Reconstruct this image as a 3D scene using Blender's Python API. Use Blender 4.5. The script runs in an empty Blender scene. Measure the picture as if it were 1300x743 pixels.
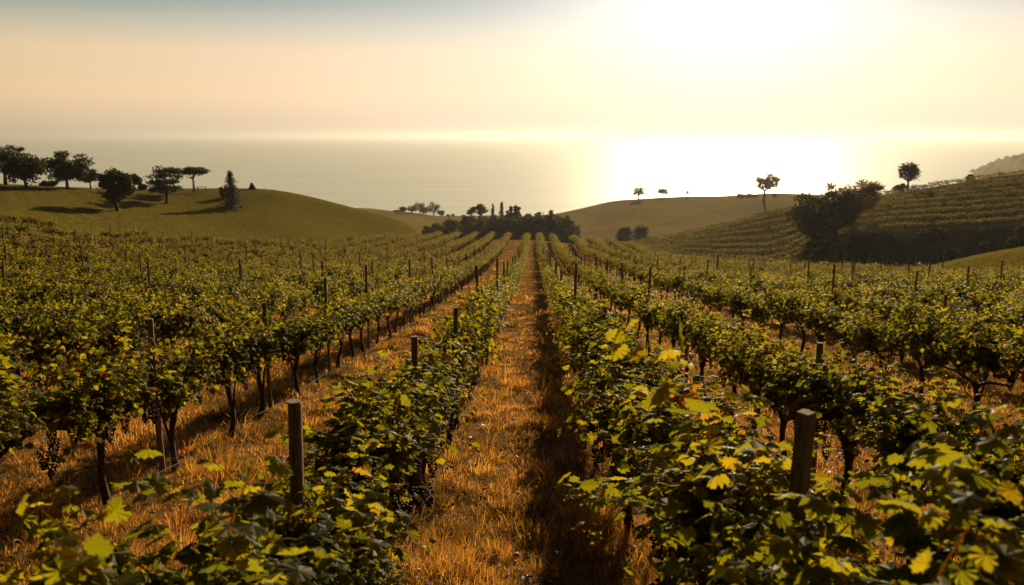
import bpy, math, random
import numpy as np
from mathutils import Vector
R = math.radians
rng = np.random.default_rng(7)
random.seed(7)
sc = bpy.context.scene
COL = sc.collection

# ------------------------------------------------------------------ camera, sky, sun, exposure
F_PX, CX, CY = 1012.0, 650.0, 371.5            # the photograph is 1300 x 743
EYE = np.array([0.0, 0.0, 2.73])
YAW = math.atan2(678 - 650, F_PX)              # rows run along +Y, the camera looks a little left of them
HORIZON = 172.0
PITCH = math.atan2(CY - HORIZON, F_PX)
cam_d = bpy.data.cameras.new('camera'); cam = bpy.data.objects.new('camera', cam_d); COL.objects.link(cam)
cam_d.sensor_width = 36; cam_d.lens = 36 * F_PX / 1300
cam_d.clip_start = 0.05; cam_d.clip_end = 60000
cam.location = EYE
cam.rotation_euler = (R(90) - PITCH, 0, YAW)
cam_d.dof.use_dof = True; cam_d.dof.focus_distance = 9.0; cam_d.dof.aperture_fstop = 2.8
sc.camera = cam

SUN_EL, SUN_AZ = R(17.0), R(13.2)              # azimuth measured from +Y towards +X
SUNV = Vector((math.sin(SUN_AZ) * math.cos(SUN_EL), math.cos(SUN_AZ) * math.cos(SUN_EL), math.sin(SUN_EL)))
world = bpy.data.worlds.new('World'); sc.world = world; world.use_nodes = True
nt = world.node_tree; nt.nodes.clear()
def wn(t, **k):
    n = nt.nodes.new(t)
    for a, b in k.items(): setattr(n, a, b)
    return n
wout = wn('ShaderNodeOutputWorld'); bg = wn('ShaderNodeBackground')
sky = wn('ShaderNodeTexSky', sky_type='NISHITA', sun_disc=False)
sky.sun_elevation = SUN_EL; sky.sun_rotation = SUN_AZ
sky.dust_density = 4.0; sky.air_density = 1.0; sky.ozone_density = 1.0
SKY_STRENGTH = 0.066
bg.inputs['Strength'].default_value = SKY_STRENGTH
tc = wn('ShaderNodeTexCoord'); nrm = wn('ShaderNodeVectorMath', operation='NORMALIZE')
nt.links.new(tc.outputs['Generated'], nrm.inputs[0])
sep = wn('ShaderNodeSeparateXYZ'); nt.links.new(nrm.outputs[0], sep.inputs[0])
# warm evening air over the plain sky, by elevation
er = wn('ShaderNodeValToRGB'); e = er.color_ramp
def rc(c): return tuple(v / 12.0 for v in c) + (1,)
e.elements[0].position = 0.0; e.elements[0].color = rc((5.4, 4.0, 2.6))
e.elements[1].position = 1.0; e.elements[1].color = rc((0.28, 0.38, 0.5))
for p_, c_ in ((0.018, (6.6, 4.7, 2.8)), (0.045, (8.0, 5.5, 2.9)), (0.095, (7.2, 5.3, 3.0)), (0.122, (4.4, 4.2, 3.0)), (0.152, (1.5, 2.3, 2.1)), (0.25, (0.65, 0.75, 0.65))):
    a = e.elements.new(p_); a.color = rc(c_)
nt.links.new(sep.outputs['Z'], er.inputs[0])
def vscale(col, f):
    v_ = wn('ShaderNodeVectorMath', operation='SCALE'); nt.links.new(col, v_.inputs[0])
    if isinstance(f, (int, float)): v_.inputs['Scale'].default_value = f
    else: nt.links.new(f, v_.inputs['Scale'])
    return v_.outputs[0]
def vadd(a, b):
    v_ = wn('ShaderNodeVectorMath', operation='ADD'); nt.links.new(a, v_.inputs[0]); nt.links.new(b, v_.inputs[1]); return v_.outputs[0]
def math_n(op, a, b):
    m = wn('ShaderNodeMath', operation=op)
    for i, v in enumerate((a, b)):
        if isinstance(v, (int, float)): m.inputs[i].default_value = v
        else: nt.links.new(v, m.inputs[i])
    return m.outputs[0]
# the warm band belongs to the sunward half of the sky, it fades to a dim blue behind the viewer
dot = wn('ShaderNodeVectorMath', operation='DOT_PRODUCT'); dot.inputs[1].default_value = SUNV
nt.links.new(nrm.outputs[0], dot.inputs[0])
back = wn('ShaderNodeMapRange'); nt.links.new(dot.outputs['Value'], back.inputs[0])
back.inputs[1].default_value = -0.2; back.inputs[2].default_value = 0.7; back.inputs[3].default_value = 0.06; back.inputs[4].default_value = 1.0
# glow of the air around the sun
dpos = math_n('MAXIMUM', dot.outputs['Value'], 0.0)
def rgb(c):
    n_ = wn('ShaderNodeRGB'); n_.outputs[0].default_value = (*c, 1); return n_.outputs[0]
glow = vadd(vscale(rgb((0.88, 0.77, 0.82)), math_n('MULTIPLY', math_n('POWER', dpos, 5.0), 4.6)),
            vscale(rgb((0.92, 0.93, 0.92)), math_n('MULTIPLY', math_n('POWER', dpos, 60.0), 9.0)))
total = vadd(vadd(vscale(sky.outputs[0], 0.035), vscale(vscale(er.outputs[0], 12.0), back.outputs[0])), glow)
nt.links.new(total, bg.inputs['Color']); nt.links.new(bg.outputs[0], wout.inputs['Surface'])

sun_d = bpy.data.lights.new('sun', 'SUN'); sun = bpy.data.objects.new('sun', sun_d); COL.objects.link(sun)
sun_d.energy = 5.0; sun_d.angle = R(0.6); sun_d.color = (1.0, 0.78, 0.48)
sun.rotation_euler = (-SUNV).to_track_quat('-Z', 'Y').to_euler()

sc.view_settings.view_transform = 'Standard'; sc.view_settings.look = 'None'
sc.view_settings.exposure = 0.6; sc.view_settings.gamma = 1.0; sc.view_settings.use_curve_mapping = False
cy = sc.cycles
cy.max_bounces = 6; cy.diffuse_bounces = 2; cy.glossy_bounces = 2; cy.transmission_bounces = 3; cy.volume_bounces = 0
cy.transparent_max_bounces = 6; cy.caustics_reflective = False; cy.caustics_refractive = False
cy.sample_clamp_indirect = 6; cy.use_denoising = True

# ------------------------------------------------------------------ helpers
def tag(o, label=None, cat=None, group=None, kind=None):
    if label: o['label'] = label
    if cat: o['category'] = cat
    if group: o['group'] = group
    if kind: o['kind'] = kind
    return o
def empty(name, loc, rot=(0, 0, 0), s=1.0):
    o = bpy.data.objects.new(name, None); o.location = loc; o.rotation_euler = rot; o.scale = (s, s, s) if not hasattr(s, '__len__') else s
    o.empty_display_size = 0.2; COL.objects.link(o); return o
def link(name, me, parent=None, loc=None, rot=None, s=None):
    o = bpy.data.objects.new(name, me); COL.objects.link(o)
    if parent: o.parent = parent
    if loc is not None: o.location = loc
    if rot is not None: o.rotation_euler = rot
    if s is not None: o.scale = s
    return o
class Geo:
    """collects vertices with faces of three or four corners, plus one random value per face and a 0..1 'along' value"""
    def __init__(s): s.v = []; s.q = []; s.t = []; s.qr = []; s.tr = []; s.n = 0
    def add(s, v, quads=None, tris=None, qr=None, tr=None):
        v = np.asarray(v, float).reshape(-1, 3)
        if quads is not None and len(quads):
            quads = np.asarray(quads, int); s.q.append(quads + s.n)
            s.qr.append(np.full(len(quads), 0.5) if qr is None else np.asarray(qr, float))
        if tris is not None and len(tris):
            tris = np.asarray(tris, int); s.t.append(tris + s.n)
            s.tr.append(np.full(len(tris), 0.5) if tr is None else np.asarray(tr, float))
        s.v.append(v); s.n += len(v)
    def arrays(s):
        v = np.concatenate(s.v) if s.v else np.zeros((0, 3))
        q = np.concatenate(s.q) if s.q else np.zeros((0, 4), int); t = np.concatenate(s.t) if s.t else np.zeros((0, 3), int)
        qr = np.concatenate(s.qr) if s.q else np.zeros(0); tr = np.concatenate(s.tr) if s.t else np.zeros(0)
        return v, q, t, qr, tr
    def mesh(s, name, mat, smooth=False):
        v, q, t, qr, tr = s.arrays()
        me = bpy.data.meshes.new(name)
        me.vertices.add(len(v)); me.vertices.foreach_set('co', v.astype(np.float32).ravel())
        nl = len(q) * 4 + len(t) * 3; me.loops.add(nl)
        me.loops.foreach_set('vertex_index', np.concatenate([q.ravel(), t.ravel()]).astype(np.int32))
        me.polygons.add(len(q) + len(t))
        tot = np.concatenate([np.full(len(q), 4), np.full(len(t), 3)]).astype(np.int32)
        st = np.concatenate([[0], np.cumsum(tot)[:-1]]).astype(np.int32) if len(tot) else tot
        me.polygons.foreach_set('loop_start', st)
        try: me.polygons.foreach_set('loop_total', tot)
        except Exception: pass
        me.polygons.foreach_set('use_smooth', np.full(len(tot), smooth))
        at = me.attributes.new('rnd', 'FLOAT', 'FACE'); at.data.foreach_set('value', np.concatenate([qr, tr]).astype(np.float32))
        me.materials.append(mat); me.update(calc_edges=True); me.validate()
        return me
def tube(g, pts, radii, n=7, cap=True, noise=0.0, r=0.5, squash=None):
    pts = np.asarray(pts, float); m = len(pts); radii = np.broadcast_to(radii, (m,))
    rings = []
    tan = np.gradient(pts, axis=0); tan /= np.linalg.norm(tan, axis=1, keepdims=True) + 1e-9
    ref = np.array([1.0, 0.0, 0.0]) if abs(tan[0][0]) < 0.8 else np.array([0, 1.0, 0])
    for i in range(m):
        a = np.cross(tan[i], ref); a /= np.linalg.norm(a) + 1e-9; b = np.cross(tan[i], a)
        th = np.linspace(0, 2 * np.pi, n, endpoint=False)
        rr = radii[i] * (1 + noise * rng.uniform(-1, 1, n))
        rings.append(pts[i] + np.outer(np.cos(th) * rr, a) + np.outer(np.sin(th) * rr, b))
    v = np.concatenate(rings); q = []; t = []
    for i in range(m - 1):
        for k in range(n):
            q.append((i * n + k, i * n + (k + 1) % n, (i + 1) * n + (k + 1) % n, (i + 1) * n + k))
    if cap:
        v = np.concatenate([v, pts[-1:]]); c = m * n
        for k in range(n): t.append(((m - 1) * n + k, (m - 1) * n + (k + 1) % n, c))
    g.add(v, q, t, np.full(len(q), r), np.full(len(t), r))

# ------------------------------------------------------------------ materials
def mat(name):
    m = bpy.data.materials.new(name); m.use_nodes = True; m.node_tree.nodes.clear()
    return m
class N:
    def __init__(s, m): s.t = m.node_tree
    def n(s, typ, ins=None, **k):
        x = s.t.nodes.new(typ)
        for a, b in k.items(): setattr(x, a, b)
        for a, b in (ins or {}).items():
            if hasattr(b, 'is_linked'): s.t.links.new(b, x.inputs[a])
            else: x.inputs[a].default_value = b
        return x
    def l(s, a, b): s.t.links.new(a, b)
    def ramp(s, fac, stops, interp='LINEAR'):
        x = s.t.nodes.new('ShaderNodeValToRGB'); x.color_ramp.interpolation = interp; e = x.color_ramp.elements
        for i, (p, c) in enumerate(stops):
            if i < 2: e[i].position = p; e[i].color = (*c, 1)
            else: z = e.new(p); z.color = (*c, 1)
        s.l(fac, x.inputs[0]); return x.outputs[0]
    def mixc(s, f, a, b, bt='MIX'):
        x = s.t.nodes.new('ShaderNodeMix'); x.data_type = 'RGBA'; x.blend_type = bt
        for i, v in ((0, f), (6, a), (7, b)):
            if hasattr(v, 'is_linked'): s.l(v, x.inputs[i])
            elif i == 0: x.inputs[i].default_value = v
            else: x.inputs[i].default_value = (*v, 1)
        return x.outputs[2]
    def m(s, op, a, b=0.0):
        x = s.t.nodes.new('ShaderNodeMath'); x.operation = op
        for i, v in enumerate((a, b)):
            if hasattr(v, 'is_linked'): s.l(v, x.inputs[i])
            else: x.inputs[i].default_value = v
        return x.outputs[0]

def leaf_mat(name, stops, trans=0.5, rough=0.42, tint=(1.25, 1.15, 0.45), spec=0.5, objvar=True):
    """thin foliage: a diffuse and glossy face that also lets light through"""
    m = mat(name); k = N(m)
    at = k.n('ShaderNodeAttribute', attribute_name='rnd')
    fac = at.outputs['Fac']
    if objvar:
        oi = k.n('ShaderNodeObjectInfo'); fac = k.m('ADD', fac, k.m('MULTIPLY', k.m('SUBTRACT', oi.outputs['Random'], 0.5), 0.22))
    c = k.ramp(fac, stops)
    geo = k.n('ShaderNodeNewGeometry'); nz = k.n('ShaderNodeTexNoise', {'Scale': 9.0, 'Detail': 3.0, 'Vector': geo.outputs['Position']})
    c = k.mixc(k.m('MULTIPLY', nz.outputs[0], 0.5), c, (0.05, 0.05, 0.012))
    d = k.n('ShaderNodeBsdfPrincipled', {'Base Color': c, 'Roughness': rough, 'Specular IOR Level': spec})
    t = k.n('ShaderNodeBsdfTranslucent', {'Color': k.mixc(1.0, c, tint, 'MULTIPLY')})
    mx = k.n('ShaderNodeMixShader', {0: trans, 1: d.outputs[0], 2: t.outputs[0]})
    o = k.n('ShaderNodeOutputMaterial'); k.l(mx.outputs[0], o.inputs['Surface'])
    return m
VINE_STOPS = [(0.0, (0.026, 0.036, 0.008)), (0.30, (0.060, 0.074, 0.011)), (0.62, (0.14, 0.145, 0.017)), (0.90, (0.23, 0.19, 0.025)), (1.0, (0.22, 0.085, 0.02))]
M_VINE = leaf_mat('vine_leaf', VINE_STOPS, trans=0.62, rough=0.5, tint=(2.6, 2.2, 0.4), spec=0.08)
M_VINE_FAR = leaf_mat('vine_leaf_far', [(0.0, (0.028, 0.036, 0.008)), (0.5, (0.096, 0.108, 0.014)), (0.88, (0.20, 0.18, 0.02)), (1.0, (0.2, 0.12, 0.02))], trans=0.55, rough=0.7, tint=(2.3, 1.8, 0.5), spec=0.15, objvar=False)
M_TIP = leaf_mat('young_shoot_leaf', [(0, (0.16, 0.17, 0.02)), (0.5, (0.24, 0.20, 0.03)), (1, (0.30, 0.07, 0.03))], trans=0.5, tint=(1.8, 1.5, 0.5))
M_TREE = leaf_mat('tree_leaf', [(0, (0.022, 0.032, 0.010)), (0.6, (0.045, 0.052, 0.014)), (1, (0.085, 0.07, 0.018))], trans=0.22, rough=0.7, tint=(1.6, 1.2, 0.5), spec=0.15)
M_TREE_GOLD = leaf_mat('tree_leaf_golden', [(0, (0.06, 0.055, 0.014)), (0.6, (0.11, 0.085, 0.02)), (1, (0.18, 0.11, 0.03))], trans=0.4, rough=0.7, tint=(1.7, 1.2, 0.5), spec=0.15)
M_GRASS = leaf_mat('dry_grass_blade', [(0.0, (0.06, 0.035, 0.015)), (0.14, (0.14, 0.12, 0.025)), (0.30, (0.24, 0.12, 0.03)), (0.55, (0.52, 0.30, 0.07)), (0.90, (0.80, 0.55, 0.17)), (1.0, (0.42, 0.10, 0.03))], trans=0.55, rough=0.6, tint=(1.5, 1.12, 0.5), spec=0.2, objvar=False)
M_MEADOW = leaf_mat('meadow_grass_blade', [(0.0, (0.07, 0.065, 0.013)), (0.5, (0.12, 0.10, 0.018)), (1.0, (0.20, 0.15, 0.03))], trans=0.4, rough=0.7, tint=(1.5, 1.15, 0.5), spec=0.2, objvar=False)
M_LITTER = leaf_mat('fallen_leaf', [(0, (0.10, 0.05, 0.02)), (0.5, (0.28, 0.10, 0.03)), (0.8, (0.42, 0.08, 0.03)), (1, (0.10, 0.12, 0.02))], trans=0.3, rough=0.5, objvar=False)

def bark(name, c1, c2, scale=14, rough=0.9, stretch=(1, 1, 0.15)):
    m = mat(name); k = N(m)
    tcn = k.n('ShaderNodeTexCoord'); mp = k.n('ShaderNodeMapping', {'Vector': tcn.outputs['Object'], 'Scale': stretch})
    nz = k.n('ShaderNodeTexNoise', {'Scale': scale * 3, 'Detail': 6.0, 'Roughness': 0.7, 'Vector': mp.outputs[0]})
    c = k.ramp(nz.outputs[0], [(0.3, c1), (0.7, c2)])
    b = k.n('ShaderNodeBump', {'Height': nz.outputs[0], 'Strength': 0.8, 'Distance': 0.02})
    d = k.n('ShaderNodeBsdfPrincipled', {'Base Color': c, 'Roughness': rough, 'Normal': b.outputs[0], 'Specular IOR Level': 0.2})
    o = k.n('ShaderNodeOutputMaterial'); k.l(d.outputs[0], o.inputs['Surface']); return m
M_TRUNK = bark('vine_bark', (0.028, 0.018, 0.012), (0.10, 0.06, 0.038))
M_CANE = bark('vine_cane', (0.10, 0.07, 0.02), (0.20, 0.11, 0.035), 30)
M_POST = bark('weathered_post_wood', (0.12, 0.075, 0.045), (0.36, 0.25, 0.155), 22)
M_TREEBARK = bark('tree_bark', (0.03, 0.022, 0.015), (0.08, 0.055, 0.04), 5)
def plain(name, c, rough=0.5, metal=0.0, spec=0.5):
    m = mat(name); k = N(m)
    geo = k.n('ShaderNodeNewGeometry'); nz = k.n('ShaderNodeTexNoise', {'Scale': 60.0, 'Vector': geo.outputs['Position']})
    cc = k.mixc(k.m('MULTIPLY', nz.outputs[0], 0.6), c, tuple(v * 0.5 for v in c))
    d = k.n('ShaderNodeBsdfPrincipled', {'Base Color': cc, 'Roughness': rough, 'Metallic': metal, 'Specular IOR Level': spec})
    o = k.n('ShaderNodeOutputMaterial'); k.l(d.outputs[0], o.inputs['Surface']); return m
M_WIRE = plain('galvanised_wire', (0.10, 0.085, 0.07), 0.85, 0.0, 0.1)
M_HOSE = plain('grey_drip_hose', (0.05, 0.04, 0.035), 0.8, 0.0, 0.15)
M_CLIP = plain('rusty_staple', (0.25, 0.12, 0.06), 0.6, 0.5)
def grape_mat():
    m = mat('grape_skin'); k = N(m)
    at = k.n('ShaderNodeAttribute', attribute_name='rnd')
    c = k.ramp(at.outputs['Fac'], [(0, (0.012, 0.006, 0.016)), (0.7, (0.035, 0.012, 0.030)), (1, (0.16, 0.03, 0.035))])
    d = k.n('ShaderNodeBsdfPrincipled', {'Base Color': c, 'Roughness': 0.6, 'Specular IOR Level': 0.2})
    o = k.n('ShaderNodeOutputMaterial'); k.l(d.outputs[0], o.inputs['Surface']); return m
M_GRAPE = grape_mat()

def ground_mat(name, big, small, mottle, bump=0.06, fine=14.0, bs=0.9):
    """soil or turf: large patches, small mottling and a fine grain"""
    m = mat(name); k = N(m)
    geo = k.n('ShaderNodeNewGeometry'); P = geo.outputs['Position']
    n1 = k.n('ShaderNodeTexNoise', {'Scale': 0.045, 'Detail': 5.0, 'Roughness': 0.6, 'Distortion': 0.6, 'Vector': P})
    n2 = k.n('ShaderNodeTexNoise', {'Scale': 0.9, 'Detail': 8.0, 'Roughness': 0.72, 'Vector': P})
    n3 = k.n('ShaderNodeTexNoise', {'Scale': fine, 'Detail': 4.0, 'Roughness': 0.75, 'Vector': P})
    c = k.mixc(k.m('MULTIPLY', 1.0, n1.outputs[0]), big[0], big[1])
    c = k.ramp(n1.outputs[0], [(0.35, big[0]), (0.65, big[1])])
    c2 = k.ramp(n2.outputs[0], [(0.36, small[0]), (0.64, small[1])])
    c = k.mixc(0.5, c, c2)
    c = k.mixc(k.ramp(n3.outputs[0], [(0.45, (0, 0, 0)), (0.62, (1, 1, 1))]), c, mottle)
    h = k.m('ADD', k.m('MULTIPLY', n2.outputs[0], 3.0), n3.outputs[0])
    b = k.n('ShaderNodeBump', {'Height': h, 'Strength': bs, 'Distance': bump})
    d = k.n('ShaderNodeBsdfPrincipled', {'Base Color': c, 'Roughness': 1.0, 'Normal': b.outputs[0], 'Specular IOR Level': 0.0})
    o = k.n('ShaderNodeOutputMaterial'); k.l(d.outputs[0], o.inputs['Surface']); return m
M_SOIL = ground_mat('dry_vineyard_floor', ((0.16, 0.085, 0.03), (0.26, 0.15, 0.04)), ((0.07, 0.035, 0.016), (0.26, 0.13, 0.035)), (0.18, 0.095, 0.03), 0.05)
M_HILL = ground_mat('olive_pasture', ((0.075, 0.072, 0.014), (0.17, 0.135, 0.023)), ((0.075, 0.068, 0.014), (0.165, 0.13, 0.023)), (0.16, 0.13, 0.024), 0.05, 5.0)
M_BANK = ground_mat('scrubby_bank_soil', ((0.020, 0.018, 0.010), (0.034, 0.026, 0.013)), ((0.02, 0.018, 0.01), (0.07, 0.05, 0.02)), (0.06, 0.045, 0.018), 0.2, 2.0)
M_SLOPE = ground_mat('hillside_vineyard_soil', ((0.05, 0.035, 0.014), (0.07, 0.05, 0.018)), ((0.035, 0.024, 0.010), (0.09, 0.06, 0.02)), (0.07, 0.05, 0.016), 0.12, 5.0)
M_FAR = ground_mat('far_dry_pasture', ((0.15, 0.11, 0.035), (0.26, 0.19, 0.06)), ((0.13, 0.10, 0.03), (0.26, 0.18, 0.06)), (0.20, 0.15, 0.05), 0.3, 2.0)

# ------------------------------------------------------------------ terrain
def ray(px, py):
    """azimuth from +Y (towards +X) and slope of the sight line through a point of the photograph: used only to read heights off it"""
    dx = (np.asarray(px, float) - CX) / F_PX; dy = (CY - np.asarray(py, float)) / F_PX
    hf = math.cos(PITCH) + dy * math.sin(PITCH); vz = -math.sin(PITCH) + dy * math.cos(PITCH)
    hd = np.sqrt(dx * dx + hf * hf)
    return np.arctan2(dx, hf) - YAW, vz / hd
def pchip_slopes(x, y):
    """monotone cubic slopes; x, y of shape (n, k), along axis 0"""
    h = np.diff(x, axis=0); d = np.diff(y, axis=0) / h
    m = np.zeros_like(y); w1 = 2 * h[1:] + h[:-1]; w2 = h[1:] + 2 * h[:-1]
    ok = d[:-1] * d[1:] > 0
    with np.errstate(all='ignore'): hm = (w1 + w2) / (w1 / d[:-1] + w2 / d[1:])
    m[1:-1] = np.where(ok, hm, 0); m[0] = d[0]; m[-1] = d[-1]
    return m
def hermite(x0, x1, y0, y1, m0, m1, x):
    h = x1 - x0; t = (x - x0) / h
    return (2*t**3-3*t**2+1)*y0 + (t**3-2*t**2+t)*h*m0 + (-2*t**3+3*t**2)*y1 + (t**3-t**2)*h*m1
P = lambda py, D: ('p', py, D)
Z = lambda z, D: ('z', z, D)
SEA = -57.0
#   field edge    hump          gully/base    bank top      hill crest    dip behind    foot          far crest     coast
COLS = [
 (-300, P(268,62), P(258,74), P(246,88), P(236,104), P(228,122), Z(-16,170), Z(-32,260), Z(-45,380), Z(-66,520)),
 (   0, P(293,72), P(276,84), P(259,98), P(245,114), P(234,130), Z(-14,175), Z(-32,260), Z(-45,380), Z(-66,520)),
 ( 150, P(309,82), P(290,93), P(269,106), P(251,120), P(238,136), Z(-15,180), Z(-32,260), Z(-45,380), Z(-66,520)),
 ( 330, P(318,95), P(303,103), P(283,113), P(261,126), P(241,140), Z(-17,185), Z(-33,265), Z(-44,390), Z(-66,520)),
 ( 450, P(313,112), P(306,118), P(296,125), P(282,135), P(266,147), Z(-22,190), Z(-33,270), P(266,400), Z(-66,520)),
 ( 520, P(306,130), P(304,133), P(301,137), P(295,143), P(288,150), Z(-24,200), P(292,285), P(270,400), Z(-66,520)),
 ( 560, P(303,138), Z(-16.9,147), Z(-18.5,156), Z(-20.5,166), Z(-22.5,180), Z(-25,205), P(290,295), P(274,400), Z(-66,520)),
 ( 678, P(306,145), Z(-17.4,152), Z(-19,161), Z(-21.5,171), Z(-24,185), Z(-26,210), P(296,280), P(275,395), Z(-66,520)),
 ( 740, P(311,142), Z(-17.4,149), Z(-19,157), Z(-21,167), Z(-23.5,182), Z(-26.5,208), P(299,270), P(265,385), Z(-66,520)),
 ( 790, P(318,132), P(317,136), P(316,141), P(315,148), P(313,160), Z(-26.5,200), P(300,250), P(255,372), Z(-66,520)),
 ( 830, P(330,120), P(328,124), P(325,129), P(320,138), P(305,168), Z(-27,215), P(297,262), P(252,370), Z(-66,520)),
 ( 900, P(342,105), P(340,108), P(336,113), P(328,122), P(290,170), Z(-26,218), P(290,270), P(250,375), Z(-66,520)),
 (1000, P(351,90), P(350,93), P(346,99), P(332,112), P(266,170), Z(-22,215), Z(-30,270), P(247,375), Z(-66,520)),
 (1060, P(354,84), P(352,88), P(350,103), P(304,121), P(254,169), Z(-18,212), Z(-28,270), P(248,375), Z(-66,520)),
 (1130, P(357,78), P(351,84), P(352,107), P(297,124), P(244,168), Z(-16,210), Z(-28,270), Z(-36,375), Z(-66,510)),
 (1200, P(364,65), P(338,76), P(349,110), P(292,127), P(234,168), Z(-15,210), Z(-27,270), Z(-36,375), Z(-66,510)),
 (1300, P(372,52), P(318,68), P(343,111), P(286,128), P(218,168), Z(-14,210), Z(-26,270), Z(-36,375), Z(-66,510)),
 (1600, P(384,42), P(290,60), P(325,110), P(262,128), P(180,168), Z(-10,210), Z(-22,270), Z(-34,375), Z(-66,510))]
NF = 9
azc = []; Dc = []; Zc = []
for c in COLS:
    azc.append(float(ray(c[0], 290)[0])); dd = []; zz = []
    for f in c[1:]:
        dd.append(f[2]); zz.append(f[1] if f[0] == 'z' else EYE[2] + float(ray(c[0], f[1])[1]) * f[2])
    Dc.append(dd); Zc.append(zz)
azc = np.array(azc); Dc = np.array(Dc, float); Zc = np.array(Zc, float)
def interp_cols(az, tab):
    x = np.repeat(azc[:, None], tab.shape[1], 1); m = pchip_slopes(x, tab)
    a = np.clip(az, azc[0], azc[-1]); i = np.clip(np.searchsorted(azc, a) - 1, 0, len(azc) - 2)
    return hermite(x[i], x[i+1], tab[i], tab[i+1], m[i], m[i+1], a[:, None])
def plane_z(x, y):
    return np.where(y > 0, -0.151 * y + 0.00024 * y * y, -0.151 * y)
def lumps(x, y):
    return (0.05 * np.sin(x * 0.9 + 1.3) * np.sin(y * 0.7) + 0.03 * np.sin(x * 2.3 + y * 1.7) + 0.02 * np.sin(x * 3.1 - y * 2.9 + 2))
def terrain(x, y):
    x = np.atleast_1d(np.asarray(x, float)); y = np.atleast_1d(np.asarray(y, float))
    d = np.hypot(x, y); az = np.arctan2(x, y)
    D = interp_cols(az, Dc); Zf = interp_cols(az, Zc)
    sx, sy = np.sin(az), np.cos(az)
    lift1 = Zf[:, 0] - plane_z(D[:, 0] * sx, D[:, 0] * sy)
    fade = np.clip((1.9 - np.abs(az)) / 0.7, 0, 1)
    # nodes: three inner ones from the plain slope, then the features
    fr = np.array([0.0, 0.3, 0.6, 0.85])
    nd = np.concatenate([D[:, :1] * fr, D], 1)
    nz = np.concatenate([np.stack([plane_z(D[:, 0]*f*sx, D[:, 0]*f*sy) + lift1 * f**3 for f in fr], 1), Zf], 1)
    m = pchip_slopes(nd.T, nz.T).T
    n = nd.shape[1]; idx = np.clip((nd < d[:, None]).sum(1) - 1, 0, n - 2); r = np.arange(len(d))
    zc = hermite(nd[r, idx], nd[r, idx+1], nz[r, idx], nz[r, idx+1], m[r, idx], m[r, idx+1], np.minimum(d, nd[:, -1]))
    near = plane_z(x, y) + lift1 * np.clip(d / D[:, 0], 0, 1) ** 3
    z = np.where(d < D[:, 0] * 0.6, near, zc)
    z = z * fade + plane_z(x, y) * (1 - fade)
    return z + lumps(x, y) * np.clip(d / 4, 0.3, 1) * np.clip(1.3 - d / 130, 0.15, 1) + np.clip((d - 60) / 60, 0, 1) * .35 * np.sin(x * .13 + 1.1 * np.sin(y * .07)) * np.sin(y * .11 + .9 * np.sin(x * .05))
def tz(x, y): return float(terrain(x, y)[0])
def ground_hit(px, py, dmin=3.0, dmax=480.0):
    """where the sight line of a photograph point meets the ground"""
    az, s = ray(px, py); ds = np.geomspace(dmin, dmax, 2500)
    x, y = np.sin(az) * ds, np.cos(az) * ds
    below = EYE[2] + s * ds <= terrain(x, y); i = int(np.argmax(below)) if below.any() else len(ds) - 1
    return x[i], y[i], float(ds[i])
def at(px, D, py=290):
    az = float(ray(px, py)[0]); return math.sin(az) * D, math.cos(az) * D

def strip(name, az, seg_edges, m, label=None, cat=None, per=24):
    """ground between two feature lines over a span of azimuths"""
    D = interp_cols(az, Dc); edges = []
    for e in seg_edges: edges.append(np.full(len(az), 0.4) if e < 0 else D[:, int(e)] + (D[:, min(int(e) + 1, 8)] - D[:, int(e)]) * (e % 1))
    rows = [edges[0]]
    for a, b, n in zip(edges[:-1], edges[1:], per):
        for k in range(1, n + 1):
            t = k / n
            rows.append(a + (b - a) * (t ** 1.7 if a[0] < 1 else t))
    rr = np.array(rows); X = rr * np.sin(az); Y = rr * np.cos(az); Zt = terrain(X.ravel(), Y.ravel()).reshape(X.shape)
    v = np.stack([X, Y, Zt], -1).reshape(-1, 3); nr, nc = X.shape
    i = np.arange(nr - 1)[:, None] * nc + np.arange(nc - 1)[None]; i = i.ravel()
    g = Geo(); g.add(v, np.stack([i, i + 1, i + nc + 1, i + nc], 1))
    o = link(name, g.mesh(name, m, True)); tag(o, label, cat, kind='structure'); return o
A0, A1 = float(ray(-300, 290)[0]), float(ray(1600, 290)[0])
azp = lambda px: float(ray(px, 290)[0])
strip('vineyard_ground', np.concatenate([np.linspace(-math.pi, A0, 60)[:-1], np.linspace(A0, A1, 620), np.linspace(A1, math.pi, 60)[1:]]), (-1, 0), M_SOIL, per=[150],
      label='dry golden grass and brown earth floor under the vine rows', cat='ground')
strip('grassy_hill', np.linspace(A0, azp(552), 300), (0, 1, 2, 3, 4, 5), M_HILL, per=[12, 12, 12, 14, 16], label='smooth olive grass hill at the left carrying a few dark trees', cat='hill')
strip('valley_ground', np.linspace(azp(552), azp(775), 100), (0, 1, 2, 3, 4, 5), M_HILL, per=[8] * 5, label='dark grass dip behind the crest under the wood', cat='ground')
strip('grass_hump', np.linspace(azp(775), A1, 300), (0, 1, 1.4), M_HILL, per=[20, 10], label='golden grass verge at the far right edge of the near vineyard', cat='ground')
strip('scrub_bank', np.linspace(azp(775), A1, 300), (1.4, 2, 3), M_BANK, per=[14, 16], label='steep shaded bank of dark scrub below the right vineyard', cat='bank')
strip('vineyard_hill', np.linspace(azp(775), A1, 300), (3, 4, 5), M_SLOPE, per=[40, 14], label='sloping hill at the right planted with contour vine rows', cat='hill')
strip('far_hills', np.linspace(A0, A1, 500), (5, 6, 7, 8), M_FAR, per=[20, 40, 24], label='pale brown pasture hills in front of the sea', cat='hills')

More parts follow.
